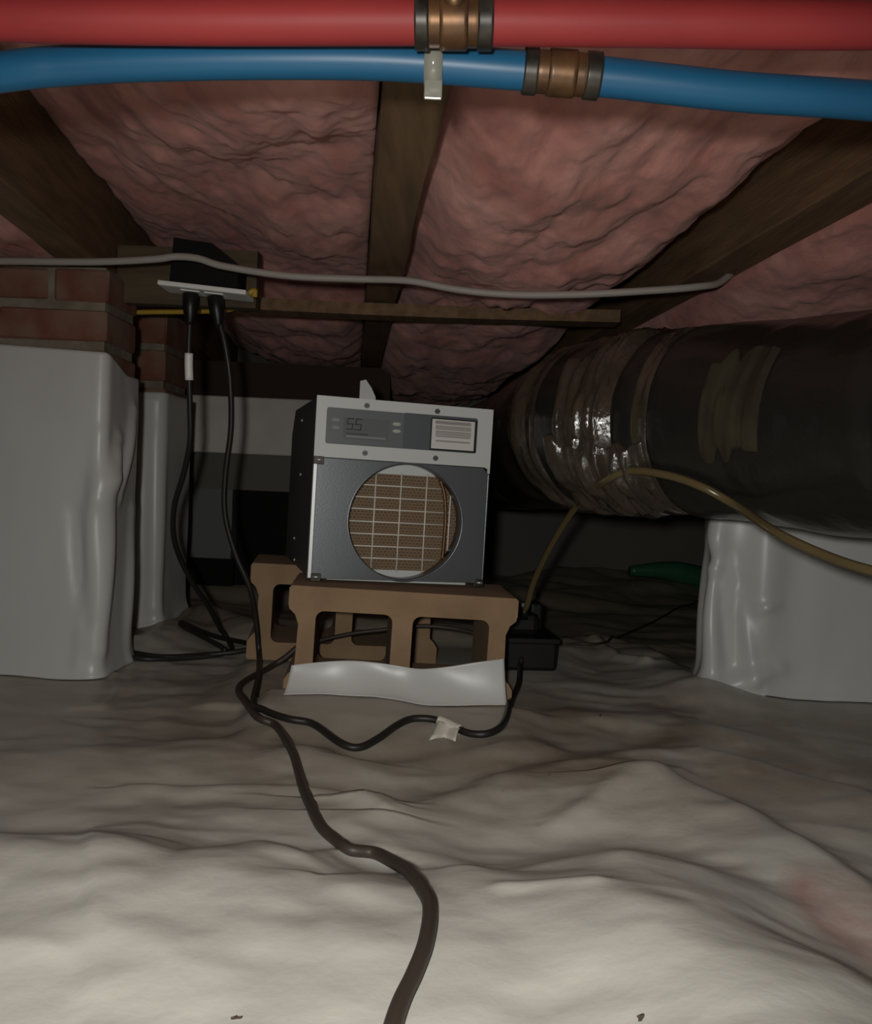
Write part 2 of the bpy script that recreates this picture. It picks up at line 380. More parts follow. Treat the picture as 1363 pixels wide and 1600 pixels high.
# ------------------------------------------------------------------ joists
JA = math.radians(5.5); ZJ = 0.757
JD = Vector((-math.sin(JA), math.cos(JA), 0)); JN = Vector((math.cos(JA), math.sin(JA), 0))
def jp(s, t, z): return JN * s + JD * t + Vector((0, 0, z))
def joist(name, s0, s1, label=None, t0=-0.5, t1=3.5, z0=ZJ):
    bm = bmesh.new(); n = 40
    rnd = random.Random(int(s0 * 1000)); rings = []
    for i in range(n + 1):
        t = t0 + (t1 - t0) * i / n; a = 0.0015 * math.sin(t * 9 + s0 * 7) + rnd.uniform(-0.0008, 0.0008)
        c = 0.003
        rings.append([bm.verts.new(jp(*q)) for q in ((s0 + a, t, z0 + c), (s0 + c + a, t, z0 + a), (s1 - c + a, t, z0 + a), (s1 + a, t, z0 + c), (s1, t, 1.015), (s0, t, 1.015))])
    for i in range(n):
        for k in range(6): bm.faces.new((rings[i][k], rings[i][(k + 1) % 6], rings[i + 1][(k + 1) % 6], rings[i + 1][k]))
    bm.faces.new(rings[0]); bm.faces.new(rings[-1][::-1])
    o = from_bm(name, bm, 'wood')
    if label: tag(o, label, 'joist', 'floor joists overhead')
    else: o['kind'] = 'structure'
    return o
joist('floor_joist', 0.012, 0.076, 'brown wooden floor joist overhead in the middle, above the grey dehumidifier')
joist('floor_joist', -0.545, -0.475, 'dark brown wooden floor joist running back to the brick pier at the left')
joist('floor_joist', 0.56, 0.63, 'brown wooden floor joist at the upper right, above the black duct')
joist('unseen_joist_1', -1.12, -1.05); joist('unseen_joist_2', 1.13, 1.20)  # further floor joists out of view, bounding the outer bays

# ------------------------------------------------------------------ insulation batts
def batt(s0, s1, label, rec, seed, t0=0.15, t1=3.5):
    ss = np.concatenate([[s0], np.linspace(s0, s1, 80), [s1]]); tt = np.concatenate([np.arange(t0, 2.2, 0.0065), np.arange(2.2, t1, 0.02)])
    S, T = np.meshgrid(ss, tt); u = (S - s0) / (s1 - s0)
    z = ZJ + rec(u, T)
    cell = fbm(S * 5.5 + 3, T * 2.6, seed, 4, 0.55)
    bil = np.sqrt(vnoise(S * 8 + 1.2 * T + seed, T * 3.0 - 2 + S, seed + 40) ** 2 + 0.012) + 0.5 * np.sqrt(vnoise(S * 17 - 3 * T, T * 6.5 + seed, seed + 50) ** 2 + 0.02)
    edge = np.clip(np.minimum(u, 1 - u) * 9, 0, 1) ** 0.7
    z = z + (0.016 * cell + 0.020 * (0.45 - bil)) * (0.25 + 0.75 * edge) + 0.004 * fbm(S * 30, T * 12, seed + 7, 4, 0.6)
    z = z + 0.02 * (1 - edge)
    z = np.clip(z, 0.55, 1.0)
    z[:, 0] = 1.01; z[:, -1] = 1.01
    P = (np.array(JN)[None, None] * S[..., None] + np.array(JD)[None, None] * T[..., None])
    o = grid_obj('insulation_batt', P[..., 0], P[..., 1], z, 'pink')
    return tag(o, label, 'insulation', 'pink insulation batts between the joists')
def rec_left(u, T):
    near = 0.19 * np.clip(1 - u / 0.75, 0, 1) ** 1.1 + 0.005
    far = 0.07 * (1 - u) + 0.055
    k = sstep(0.85, 1.35, T); r = near * (1 - k) + far * k
    return r - 0.07 * sstep(1.95, 2.3, T) * np.exp(-((u - 0.6) / 0.5) ** 2)
def rec_right(u, T):
    r = 0.012 + 0.075 * sstep(0.75, 1.0, u) + 0.02 * sstep(0.15, 0.0, u)
    r = r - 0.02 * np.exp(-((u - 0.45) / 0.3) ** 2)
    r = r + 0.022 * sstep(1.12, 0.90, T)                     # where one length of batt ends and the next hangs lower
    return r - 0.055 * sstep(1.95, 2.4, T)
batt(-0.473, 0.010, 'pink fibreglass insulation filling the bay left of the middle joist', rec_left, 3)
batt(0.078, 0.558, 'pink fibreglass insulation filling the bay right of the middle joist', rec_right, 8)
batt(0.632, 1.128, 'pink fibreglass insulation sagging over the black duct at far right', lambda u, T: -0.03 - 0.035 * np.sin(np.clip(u, 0, 1) * math.pi) + 0 * T, 13)
batt(-1.048, -0.547, 'dim pink fibreglass insulation at far left, outside the left joist', lambda u, T: 0.03 - 0.01 * u + 0 * T, 19)

# wooden strip nailed across under the joists
bm = bmesh.new()
a = at(352, 466, 1.86); b = at(965, 500, 1.83)
n = 24; rr = []
for i in range(n + 1):
    t = i / n; p = a.lerp(b, t); z = 0.751 - 0.004 * math.sin(t * math.pi)
    rr.append([bm.verts.new((p.x, p.y + dy, z + dz)) for dy, dz in ((-0.03, -0.022), (0.03, -0.022), (0.03, 0.003), (-0.03, 0.003))])
for i in range(n):
    for k in range(4): bm.faces.new((rr[i][k], rr[i][(k + 1) % 4], rr[i + 1][(k + 1) % 4], rr[i + 1][k]))
bm.faces.new(rr[0]); bm.faces.new(rr[-1][::-1])
tag(from_bm('wooden_strip', bm, 'wood'), 'thin brown wooden strip running crosswise under the joists behind the white cable', 'board')

# ------------------------------------------------------------------ brick piers
def brick_mesh(l, d, h, seed):
    bm = bmesh.new(); add_box(bm, (-l / 2, -d / 2, -h / 2), (l / 2, d / 2, h / 2), 0.004, 1)
    rnd = random.Random(seed)
    for v in bm.verts: v.co += Vector([rnd.uniform(-0.0015, 0.0015) for _ in range(3)])
    me = bpy.data.meshes.new('brick'); bmesh.ops.recalc_face_normals(bm, faces=bm.faces); bm.to_mesh(me); bm.free(); return me
def pier(label, x0, x1, y0, y1, ztop, zb, rotz=0.0, courses=3):
    o = empty('brick_pier', (x1, y0, 0), (0, 0, rotz)); tag(o, label, 'pier')
    W = x1 - x0; D = y1 - y0
    box('mortar_core', (-W + 0.005, 0.005, 0), (-0.005, D - 0.005, ztop - 0.003), 'mortar', o)
    hb = 0.056; pitch = (ztop - zb) / courses; hb = pitch - 0.016
    meshes = {}
    for c in range(courses):
        z = zb + pitch * (c + 0.5)
        spans = [(-0.098, 0.0), (-0.30, -0.112), (-W, -0.314)] if c % 2 == 0 else [(-0.20, 0.0), (-W, -0.214)]
        for k, (a_, b_) in enumerate(spans):
            key = (round(b_ - a_, 3))
            if key not in meshes:
                meshes[key] = brick_mesh(b_ - a_, D, hb, len(meshes) + 3)
                meshes[key].materials.append(MT['brick_dusty' if len(meshes) % 3 == 0 else 'brick'])
            q = bpy.data.objects.new('brick', meshes[key]); COL.objects.link(q); q.parent = o
            q.location = ((a_ + b_) / 2, D / 2, z)
    return o
pier('red brick pier at far left, wrapped in white plastic below its top courses', -1.03, -0.622, 1.618, 1.775, 0.757, 0.535)
pier('dim brick pier behind the left pier, beside the hanging black cords', -1.10, -0.672, 2.125, 2.32, 0.775, 0.50)
pier('brick pier hidden under smooth white plastic at right, below the black duct', 0.562, 0.97, 1.70, 1.86, 0.757, 0.535, math.radians(-9.5))
bpy.data.objects['brick_pier.002'].location = (0.965, 1.625, 0)

def wrap(label, path, top, folds, seed, flare=0.012, nz=110):
    """sheet along a ground path of (x, y) corners (rounded), rising to top(s); folds = (s0, z0, s1, z1, height, width)"""
    P = [Vector((x, y, 0)) for x, y in path]; pts = []
    for i in range(len(P)):
        if 0 < i < len(P) - 1:
            r = 0.016; a_ = P[i] + (P[i - 1] - P[i]).normalized() * r; b_ = P[i] + (P[i + 1] - P[i]).normalized() * r
            for k in range(7):
                t = k / 6; pts.append(a_ * (1 - t) ** 2 + P[i] * 2 * t * (1 - t) + b_ * t * t)
        else: pts.append(P[i])
    dense = [pts[0]]
    for q in pts[1:]:
        L_ = (q - dense[-1]).length; m_ = max(1, int(L_ / 0.0055)); s0 = dense[-1].copy()
        for k in range(1, m_ + 1): dense.append(s0.lerp(q, k / m_))
    nrm = []
    for i in range(len(dense)):
        t = (dense[min(i + 3, len(dense) - 1)] - dense[max(i - 3, 0)]).normalized(); nrm.append(Vector((t.y, -t.x, 0)))
    S = np.cumsum([0] + [(dense[i + 1] - dense[i]).length for i in range(len(dense) - 1)])
    zz = np.linspace(0, 1, nz); SS, ZZ = np.meshgrid(S, zz); T = top(SS)
    base = np.array([fz(p.x + nn.x * flare, p.y + nn.y * flare) for p, nn in zip(dense, nrm)])[None, :] + 0.002
    Zw = base + (T - base) * ZZ
    off = 0.005 + 0.0022 * fbm(SS * 4, Zw * 3, seed, 2) + 0.0006 * fbm(SS * 22, Zw * 9, seed + 3, 2)
    for s0, z0, s1, z1, h, wd in folds:
        dx, dz = s1 - s0, z1 - z0; t = np.clip(((SS - s0) * dx + (Zw - z0) * dz) / (dx * dx + dz * dz), 0, 1)
        d = np.hypot(SS - s0 - t * dx, Zw - z0 - t * dz)
        off = off + h * np.exp(-(d / wd) ** 2) * (0.35 + 0.65 * np.sin(np.pi * np.clip(t, 0.08, 0.92)))
    off = np.maximum(off, 0.0015) + flare * np.exp(-ZZ * 30)
    X = np.array([p.x for p in dense])[None] + np.array([q.x for q in nrm])[None] * off
    Y = np.array([p.y for p in dense])[None] + np.array([q.y for q in nrm])[None] * off
    o = grid_obj('plastic_wrap', X, Y, Zw, 'wrap'); sm = o.modifiers.new('thickness', 'SOLIDIFY'); sm.thickness = 0.001; sm.offset = 0
    return tag(o, label, 'plastic sheet', 'white plastic sheets wrapped round the piers')
# left pier: front face from the left, then round the corner along its right side
sc_ = 0.408
wrap('smooth white plastic sheet wrapped round the red brick pier at far left',
     [(-1.03, 1.613), (-0.620, 1.613), (-0.620, 1.778)], lambda s: np.where(s < sc_, 0.611 - 0.014 * s / sc_, 0.597 - 0.30 * np.clip(s - sc_, 0, 0.1)),
     [(sc_ + 0.0, 0.33, sc_ + 0.05, 0.44, 0.016, 0.02), (sc_ + 0.02, 0.36, sc_ + 0.005, 0.05, 0.016, 0.02), (sc_ + 0.13, 0.5, sc_ + 0.06, 0.33, 0.014, 0.018),
      (sc_ - 0.004, 0.45, sc_ - 0.03, 0.02, 0.006, 0.012), (sc_ + 0.14, 0.3, sc_ + 0.13, 0.0, 0.010, 0.02), (sc_ - 0.045, 0.30, sc_ - 0.02, 0.10, -0.010, 0.015)], 4)
wrap('narrow shiny white plastic sheet round the second pier behind the left one',
     [(-1.10, 2.12), (-0.670, 2.12), (-0.665, 2.325)], lambda s: 0.572 - 0.0 * s,
     [(0.385, 0.55, 0.37, 0.05, 0.014, 0.02), (0.41, 0.55, 0.42, 0.05, 0.012, 0.018)], 9)
# right pier: along its left side from the back, round the corner, then the front
wrap('smooth white plastic sheet wrapped round the right pier below the black duct',
     [(0.580, 1.862), (0.543, 1.688), (0.965, 1.620)], lambda s: 0.63 + 0 * s,
     [(0.275, 0.62, 0.262, 0.02, 0.020, 0.035), (0.19, 0.26, 0.225, 0.06, -0.018, 0.03), (0.17, 0.24, 0.185, 0.02, 0.020, 0.014), (0.18, 0.01, 0.30, 0.06, 0.014, 0.018),
      (0.215, 0.2, 0.255, 0.03, 0.012, 0.014), (0.255, 0.17, 0.29, 0.18, 0.008, 0.01), (0.10, 0.3, 0.13, 0.0, 0.014, 0.02), (0.15, 0.35, 0.19, 0.24, 0.012, 0.02)], 15)

# ------------------------------------------------------------------ concrete blocks under the dehumidifier
BL = 0.385; BH = 0.194
def rrect(x0, z0, x1, z1, r, n=5):
    out = []
    for cx, cz, a0 in ((x1 - r, z1 - r, 0), (x0 + r, z1 - r, 90), (x0 + r, z0 + r, 180), (x1 - r, z0 + r, 270)):
        for k in range(n + 1):
            t = math.radians(a0 + 90 * k / n); out.append((cx + r * math.cos(t), cz + r * math.sin(t)))
    return out
def cblock(label, loc, rz, ry):
    out = [(0.004, 0), (BL - 0.004, 0), (BL, 0.004), (BL, 0.036), (BL - 0.006, 0.046), (BL - 0.016, 0.056), (BL - 0.018, 0.13), (BL - 0.012, 0.146), (BL - 0.002, 0.155), (BL, 0.163), (BL, BH - 0.004), (BL - 0.004, BH),
           (0.004, BH), (0, BH - 0.004), (0, 0.163), (0.002, 0.155), (0.012, 0.146), (0.018, 0.13), (0.016, 0.056), (0.006, 0.046), (0, 0.036), (0, 0.004)]
    holes = [rrect(0.046, 0.036, 0.174, BH - 0.040, 0.014), rrect(0.208, 0.036, 0.338, BH - 0.040, 0.014)]
    o = extrude_shape('concrete_block', out, holes, 0, 0.19, 'block'); o.location = loc; o.rotation_euler = (0, ry, rz)
    return tag(o, label, 'concrete block', 'hollow blocks carrying the dehumidifier')
cblock('tan hollow concrete block in front, under the front edge of the dehumidifier', (-0.242, 1.437, 0.012), math.radians(5.0), math.radians(1.6))
cblock('tan hollow concrete block at the back, jutting out left below the dehumidifier', (-0.368, 1.735, 0.015), math.radians(8.0), math.radians(1.2))

# ------------------------------------------------------------------ dehumidifier
DW, DH, DD = 0.319, 0.315, 0.42
TH = math.radians(15.1); TY = math.radians(0.95)
deh = empty('dehumidifier', (-0.2175, 1.5, 0.2115), (0, TY, TH))
tag(deh, 'grey and white metal dehumidifier with round grille opening, standing on concrete blocks', 'dehumidifier')
DM = Matrix.Translation(deh.location) @ Euler((0, TY, TH)).to_matrix().to_4x4(); DI = DM.inverted()
def dl(px, py, yl=0.0):
    """local (x, z) on the plane y = yl of the unit for a pixel"""
    o_ = DI @ Vector(CAM); d_ = DI.to_3x3() @ Vector(ray(px, py)); t = (yl - o_.y) / d_.y; p = o_ + d_ * t; return p.x, p.z
# cabinet (profile in y,z extruded along x), a shell open at the round mouth
bm = bmesh.new()
prof = [(0.004, 0.0), (DD, 0.0), (DD, DH - 0.05), (DD - 0.05, DH - 0.002), (0.004, DH - 0.002)]
ra = [bm.verts.new((0.002, y, z)) for y, z in prof]; rb = [bm.verts.new((DW - 0.002, y, z)) for y, z in prof]
for i in range(5):
    if i != 4: bm.faces.new((ra[i], ra[(i + 1) % 5], rb[(i + 1) % 5], rb[i]))
bm.faces.new(ra[::-1]); bm.faces.new(rb)
from_bm('cabinet', bm, 'cab', deh)
# upper pale panel with its side flanges
zb_ = dl(489, 712)[1]
out = [(0, zb_ - 0.001), (0, DH), (DW, DH), (DW, zb_ - 0.012), (DW - 0.004, zb_ - 0.012), (DW - 0.004, zb_ - 0.004), (DW - 0.010, zb_ - 0.001)]
extrude_shape('control_fascia', out, [], -0.002, 0.004, 'white_enamel', deh)
box('edge_flange', (0, -0.003, 0), (0.007, 0.006, zb_ - 0.001), 'steel_pale', deh, 0.001)
box('edge_flange', (DW - 0.003, -0.002, 0), (DW, 0.006, zb_ - 0.013), 'silver', deh, 0.0008)
cx, cz = dl(635, 816); RR = 0.5 * (dl(725, 816)[0] - dl(544, 816)[0])
circ = lambda r, n=64: [(cx + r * math.cos(2 * math.pi * k / n), cz + r * math.sin(2 * math.pi * k / n)) for k in range(n)]
extrude_shape('front_panel', [(0.0075, 0), (DW - 0.0035, 0), (DW - 0.0035, zb_ - 0.014), (DW - 0.012, zb_ - 0.0025), (0.0075, zb_ - 0.0025)], [circ(RR)], 0.0, 0.004, 'silver', deh)
# collar round the mouth
bm = bmesh.new()
rings = []
for y, r in ((0.0002, RR - 0.0003), (0.003, RR - 0.003), (0.036, RR - 0.003), (0.036, RR + 0.0015), (0.0045, RR + 0.0015)):
    rings.append([bm.verts.new((x, y, z)) for x, z in circ(r)])
for i in range(len(rings)):
    A_, B_ = rings[i], rings[(i + 1) % len(rings)]
    for k in range(64): bm.faces.new((A_[k], A_[(k + 1) % 64], B_[(k + 1) % 64], B_[k]))
from_bm('mouth_collar', bm, 'silver', deh, True)
# filter with pale frame, wires
YF = 0.040
x0f, ztf = dl(560, 738, YF); _, zbf = dl(620, 891, YF)
box('filter', (cx - 0.13, YF + 0.004, zbf), (cx + 0.13, YF + 0.016, ztf), 'honey', deh)
box('filter_frame', (cx - 0.13, YF + 0.002, ztf), (cx + 0.13, YF + 0.018, ztf + 0.022), 'white_enamel', deh, 0.001)
box('filter_frame', (cx - 0.13, YF + 0.002, zbf - 0.024), (cx + 0.13, YF + 0.018, zbf), 'white_enamel', deh, 0.001)
for py in (760, 779, 797.5, 817, 836, 855, 873.5):
    _, z = dl(622, py, YF - 0.003); hw = math.sqrt(max(0.0001, (RR + 0.006) ** 2 - (z - cz) ** 2))
    tube('grille_wire', [(cx - hw - 0.012, YF - 0.0005, z), (cx + hw - 0.018, YF - 0.0005, z)], 0.0013, 'wire', deh, 6, 1, False)
for px in (584, 624, 664, 702):
    x, _ = dl(px, 816, YF - 0.003)
    tube('grille_wire', [(x, YF - 0.002, zbf - 0.004), (x, YF - 0.002, ztf + 0.004)], 0.0013, 'wire', deh, 6, 1, False)
# bent brown conduit inside, at the right of the mouth
xk, _ = dl(690, 816, YF + 0.0)
tube('inner_pipe', [(xk + 0.004, YF - 0.004, zbf + 0.005), (xk + 0.006, YF - 0.006, cz), (xk + 0.002, YF - 0.004, cz + 0.05), (xk - 0.008, YF - 0.002, ztf - 0.004)], 0.0035, 'brass', deh, 8)
tube('coil_wire', [(xk + 0.028, 0.030, cz + 0.055), (xk + 0.036, 0.012, cz + 0.02), (xk + 0.034, 0.016, cz - 0.02), (xk + 0.020, 0.030, cz - 0.055)], 0.001, 'steel_pale', deh, 6)
# control overlay
def plate(name, p0, p1, y0, y1, m, par=deh, r=0.0):
    (xa, za), (xb, zb2) = dl(*p0), dl(*p1)
    if r: return extrude_shape(name, rrect(min(xa, xb), min(za, zb2), max(xa, xb), max(za, zb2), r), [], y0, y1, m, par)
    return box(name, (min(xa, xb), y0, min(za, zb2)), (max(xa, xb), y1, max(za, zb2)), m, par)
ov = plate('control_panel', (511, 636), (743, 709), -0.0040, -0.002, 'panel', deh, 0.004)
plate('dark_section', (631, 645), (742, 708), -0.0046, -0.0040, 'panel_dk', ov, 0.003)
lc = plate('display', (537, 652), (606, 690), -0.0046, -0.0040, 'lcd', ov, 0.002)
def seg7(px, py, wpx, hpx):
    xa, za = dl(px, py); xb, zb3 = dl(px + wpx, py + hpx); y0, y1 = -0.0050, -0.0046; t = 0.0016; sk = 0.0012
    zm = (za + zb3) / 2; t = 0.0021; bars = [(xa, za - t, xb, za), (xa, zm - t / 2, xb, zm + t / 2), (xa, zb3, xb, zb3 + t), (xa, zm, xa + t, za), (xb - t, zb3, xb, zm)]
    bm = bmesh.new()
    for (x1, z1, x2, z2) in bars:
        n0 = len(bm.verts); add_box(bm, (x1, y0, z1), (x2, y1, z2))
    for v in bm.verts: v.co.x += (v.co.z - zb3) * 0.10
    from_bm('digit', bm, 'digit', ov)
seg7(541, 653, 9.5, 19); seg7(554, 654, 9.5, 19)
plate('display_bar', (540, 683), (602, 684.6), -0.0049, -0.0046, 'button_dim', ov)
plate('display_line', (540, 678), (575, 679), -0.0049, -0.0046, 'digit', ov)
def button(px, py, m):
    x, z = dl(px, py)
    extrude_shape('button', [(x + 0.0075 * math.cos(t), z + 0.0032 * math.sin(t)) for t in [2 * math.pi * k / 16 for k in range(16)]], [], -0.0058, -0.0040, m, ov)
button(524, 656, 'button_dim'); button(524, 668, 'button_dim'); button(619, 663, 'button'); button(619, 674, 'button')
plate('label_border', (673, 652), (742, 708), -0.0050, -0.0046, 'digit', ov)
lb = plate('instruction_label', (675, 654.5), (738.5, 705), -0.0056, -0.0050, 'paper', ov)
for k, (py, xe) in enumerate(((660, 735), (662.5, 735), (667.5, 735), (671, 735), (675.5, 735), (679, 735), (682.5, 734), (690, 733), (694, 697))):
    plate('text_line', (679.5, py), (xe, py + 1.2), -0.0058, -0.0056, 'ink', lb)
def screw(px, py, m='silver', r=0.0048):
    x, z = dl(px, py)
    s_ = extrude_shape('screw', [(x + r * math.cos(t), z + r * math.sin(t)) for t in [2 * math.pi * k / 14 for k in range(14)]], [], -0.0045, -0.002, m, deh)
    box('screw_slot', (x - r * 0.8, -0.0048, z - 0.0006), (x + r * 0.8, -0.0044, z + 0.0006), 'digit', s_)
for q in ((573, 634), (683, 643), (570, 708), (680, 716)): screw(*q)
for px, py in ((498, 719), (493, 902), (748, 911)):
    x, z = dl(px, py)
    c_ = box('corner_clip', (x - 0.009, -0.0035, z - 0.007), (x + 0.009, 0.001, z + 0.007), 'crimp', deh, 0.001)
    tube('clip_screw', [(x - 0.005, -0.0035, z + 0.001), (x + 0.005, -0.0055, z + 0.001)], 0.0022, 'steel_pale', c_, 8, 1, False)
for py in (645, 742, 858, 895):    # rivets along the far side edge
    _, z = dl(486, py)
    tube('rivet', [(0.002, 0.10 + 0.25 * ((py * 7) % 10) / 10, z), (-0.001, 0.10 + 0.25 * ((py * 7) % 10) / 10, z)], 0.003, 'steel_pale', deh, 8, 1, False)
# white folded tag standing on its top
tb = DM @ Vector((0.115, 0.16, DH - 0.002))
bm = bmesh.new()
pr = [(-0.014, 0.0), (-0.014, 0.052), (-0.003, 0.055), (0.008, 0.040), (0.017, 0.022), (0.018, 0.0)]
for y in (0.0, 0.012):
    pass
fa = [bm.verts.new((x, 0.0 + z * 0.12, z)) for x, z in pr]; fb = [bm.verts.new((x, 0.010 - z * 0.05, z)) for x, z in pr]
bm.faces.new(fa); bm.faces.new(fb[::-1])
for i in range(6): bm.faces.new((fa[i], fa[(i + 1) % 6], fb[(i + 1) % 6], fb[i]))
tg = from_bm('folded_tag', bm, 'white_enamel'); tg.location = tb
tag(tg, 'small white folded tag standing up on top of the dehumidifier', 'tag')

# ------------------------------------------------------------------ liner flap turned up against the front block
top_px = [(455, 1042), (500, 1036), (545, 1034), (590, 1038), (625, 1042), (660, 1047), (700, 1044), (745, 1036), (788, 1031)]
tops = catmull([at(px, py, 1.398 + 0.032 * (px - 455) / 333) for px, py in top_px], 10)
nU = len(tops); nV = 26
X = np.zeros((nV, nU)); Y = X.copy(); Z = X.copy()
for i, tp in enumerate(tops):
    u = i / (nU - 1)
    y0 = tp.y - 0.028 + 0.004 * math.sin(u * 9); x0 = tp.x - 0.006 + 0.012 * u
    for j in range(nV):
        v = j / (nV - 1); zf = fz(x0, y0)
        Y[j, i] = y0 + (tp.y - y0) * (1 - (1 - v) ** 1.6); X[j, i] = x0 + (tp.x - x0) * v
        Z[j, i] = zf + 0.002 + (tp.z - zf) * v ** 1.3; Y[j, i] += 0.003 * math.sin(u * 17 + v * 2) * v
fo = grid_obj('liner_flap', X, Y, Z, 'wrap')
sm = fo.modifiers.new('thickness', 'SOLIDIFY'); sm.thickness = 0.0012; sm.offset = 0
tag(fo, 'white plastic liner flap turned up in front of the front concrete block', 'plastic flap')

# ------------------------------------------------------------------ duct
axis = [(1750, 640, 0.92), (1560, 652, 1.02), (1363, 664, 1.17), (1250, 662, 1.27), (1150, 660, 1.36), (1040, 662, 1.47), (930, 668, 1.62), (862, 688, 1.92), (800, 705, 2.3), (720, 715, 2.9), (640, 700, 3.5)]
path = catmull([at(*q) for q in axis], 26)
arc = [0.0]
for i in range(1, len(path)): arc.append(arc[-1] + (path[i] - path[i - 1]).length)
def arc_of_px(px):     # arc length where the axis passes a given image column
    for i, p in enumerate(path):
        v = np.array(p) - CAM; X_ = v @ CR / (v @ _f) * F + 681.5
        if X_ <= px: return arc[i]
    return arc[-1]
pinch = [(arc_of_px(p), h, w_) for p, h, w_ in ((1500, 0.008, 0.02), (1095, 0.010, 0.014), (1045, 0.012, 0.012), (985, 0.007, 0.014), (935, 0.014, 0.014), (905, 0.010, 0.03), (840, 0.010, 0.02))]
rads = []
for s in arc:
    r = 0.152
    for s0, h, w_ in pinch: r -= h * math.exp(-((s - s0) / w_) ** 2)
    rads.append(r)
def duct_f(i, th):
    s = arc[i]
    return 1 + 0.018 * float(vnoise(np.array(s * 9), np.array(math.cos(th) * 1.6 + 4), 3)) + 0.012 * float(vnoise(np.array(s * 26 + math.sin(th) * 2.5), np.array(math.cos(th) * 2.5), 6))
du = empty('flexible_duct', (path[52].x, path[52].y, path[52].z - 0.15)); tag(du, 'large black plastic-jacketed round duct slanting back at right under the joists', 'duct')
off = Vector(du.location)
bm = bmesh.new(); add_tube(bm, [p - off for p in path], rads, 56, True, duct_f); from_bm('jacket', bm, 'duct', du, True)
def duct_band(name, pa, pb, m, extra, th0=None, th1=None, wr=0.0, seed=1):
    sa, sb = arc_of_px(pa), arc_of_px(pb); idx = [i for i in range(len(path)) if sa <= arc[i] <= sb]
    # finer resample between
    n = max(10, int((sb - sa) / 0.004)); pp = []; rr_ = []; ii = []
    for k in range(n + 1):
        s = sa + (sb - sa) * k / n
        j = max(0, min(len(arc) - 2, next((i for i in range(len(arc)) if arc[i] > s), len(arc)) - 1)); t = (s - arc[j]) / (arc[j + 1] - arc[j])
        pp.append(path[j].lerp(path[j + 1], t) - off); rr_.append(rads[j] * (1 - t) + rads[j + 1] * t); ii.append((j, t))
    bm = bmesh.new(); seg = 72; rings = []
    for k in range(n + 1):
        t_ = (pp[min(k + 1, n)] - pp[max(k - 1, 0)]).normalized(); up = Vector((0, 0, 1)); a_ = (up - t_ * up.dot(t_)).normalized(); b_ = t_.cross(a_)
        ring = []
        e = min(1.0, min(k, n - k) / 2.0)
        for q in range(seg + (0 if th0 is None else 1)):
            th = 2 * math.pi * q / seg if th0 is None else th0 + (th1 - th0) * q / seg
            if th0 is not None:
                th += 0.12 * float(vnoise(np.array(k * 0.25), np.array(seed * 3.3), seed))
                e2 = min(e, min(q, seg - q) / 2.0)
            else: e2 = e
            R_ = rr_[k] * duct_f(ii[k][0], th) + extra * e2 - 0.002 * (1 - e2)
            R_ += wr * e2 * float(np.abs(vnoise(np.array(k * 0.35 + 2 * math.sin(th)), np.array(th * 1.7 + seed), seed)))
            ring.append(bm.verts.new(pp[k] + a_ * math.cos(th) * R_ + b_ * math.sin(th) * R_))
        rings.append(ring)
    m_ = len(rings[0])
    for k in range(n):
        for q in range(m_ if th0 is None else m_ - 1): bm.faces.new((rings[k][q], rings[k][(q + 1) % m_], rings[k + 1][(q + 1) % m_], rings[k + 1][q]))
    return from_bm(name, bm, m, du, True)
duct_band('tape_wrap', 1108, 1080, 'vapor', 0.003, wr=0.006, seed=2)
duct_band('tape_wrap', 1050, 968, 'vapor', 0.003, wr=0.012, seed=5)
duct_band('tape_wrap', 950, 918, 'vapor', 0.003, wr=0.008, seed=7)
duct_band('loose_film', 1100, 962, 'vapor', 0.006, 1.13 * math.pi, 1.42 * math.pi, 0.017, 11)
duct_band('dusty_patch', 1306, 1192, 'duct_patch', 0.0035, 1.5 * math.pi - 0.36, 1.5 * math.pi + 0.62, 0.004, 17)

# ------------------------------------------------------------------ condensate pump and its tube
pb = at(830, 1048, 1.75)
pump = empty('condensate_pump', (pb.x, 1.75, fz(pb.x, 1.84)), (0, 0, math.radians(6)))
tag(pump, 'black condensate pump box on the liner right of the front block', 'pump')
box('tank', (-0.054, 0.0, 0.0), (0.054, 0.20, 0.062), 'black', pump, 0.008)
box('lid', (-0.058, -0.004, 0.056), (0.058, 0.204, 0.068), 'black', pump, 0.003)
box('motor_housing', (-0.052, 0.03, 0.066), (0.022, 0.17, 0.112), 'black', pump, 0.014)
box('float_switch', (0.014, 0.09, 0.066), (0.04, 0.15, 0.126), 'black', pump, 0.006)
tube('outlet', [(-0.012, 0.035, 0.10), (-0.012, 0.035, 0.130)], 0.0085, 'black', pump, 12, 1, False)
tube('collar_ring', [(-0.012, 0.035, 0.126), (-0.012, 0.035, 0.134)], 0.0098, 'steel_pale', pump, 12, 1, False)
from mathutils.bvhtree import BVHTree
_j = [c for c in du.children if c.name.startswith('jacket')][0].data
_bv = BVHTree.FromPolygons([v.co + off for v in _j.vertices], [list(p.vertices) for p in _j.polygons])
def on_duct(px, py, lift):
    d_ = Vector(ray(px, py)).normalized(); h = _bv.ray_cast(Vector(CAM), d_)
    return h[0] - d_ * lift
t0 = pump.matrix_basis @ Vector((-0.012, 0.035, 0.118))
tb_pts = [t0, at(824, 945, 1.77), at(836, 905, 1.74), at(865, 846, 1.66), at(905, 786, 1.55), on_duct(945, 752, 0.03), on_duct(985, 736, 0.016),
          on_duct(1040, 742, 0.016), on_duct(1095, 760, 0.018), on_duct(1150, 790, 0.03), at(1215, 833, 1.11), at(1290, 868, 1.05), at(1363, 892, 1.0), at(1500, 925, 0.94), at(1800, 960, 0.85), at(2300, 900, 0.75)]
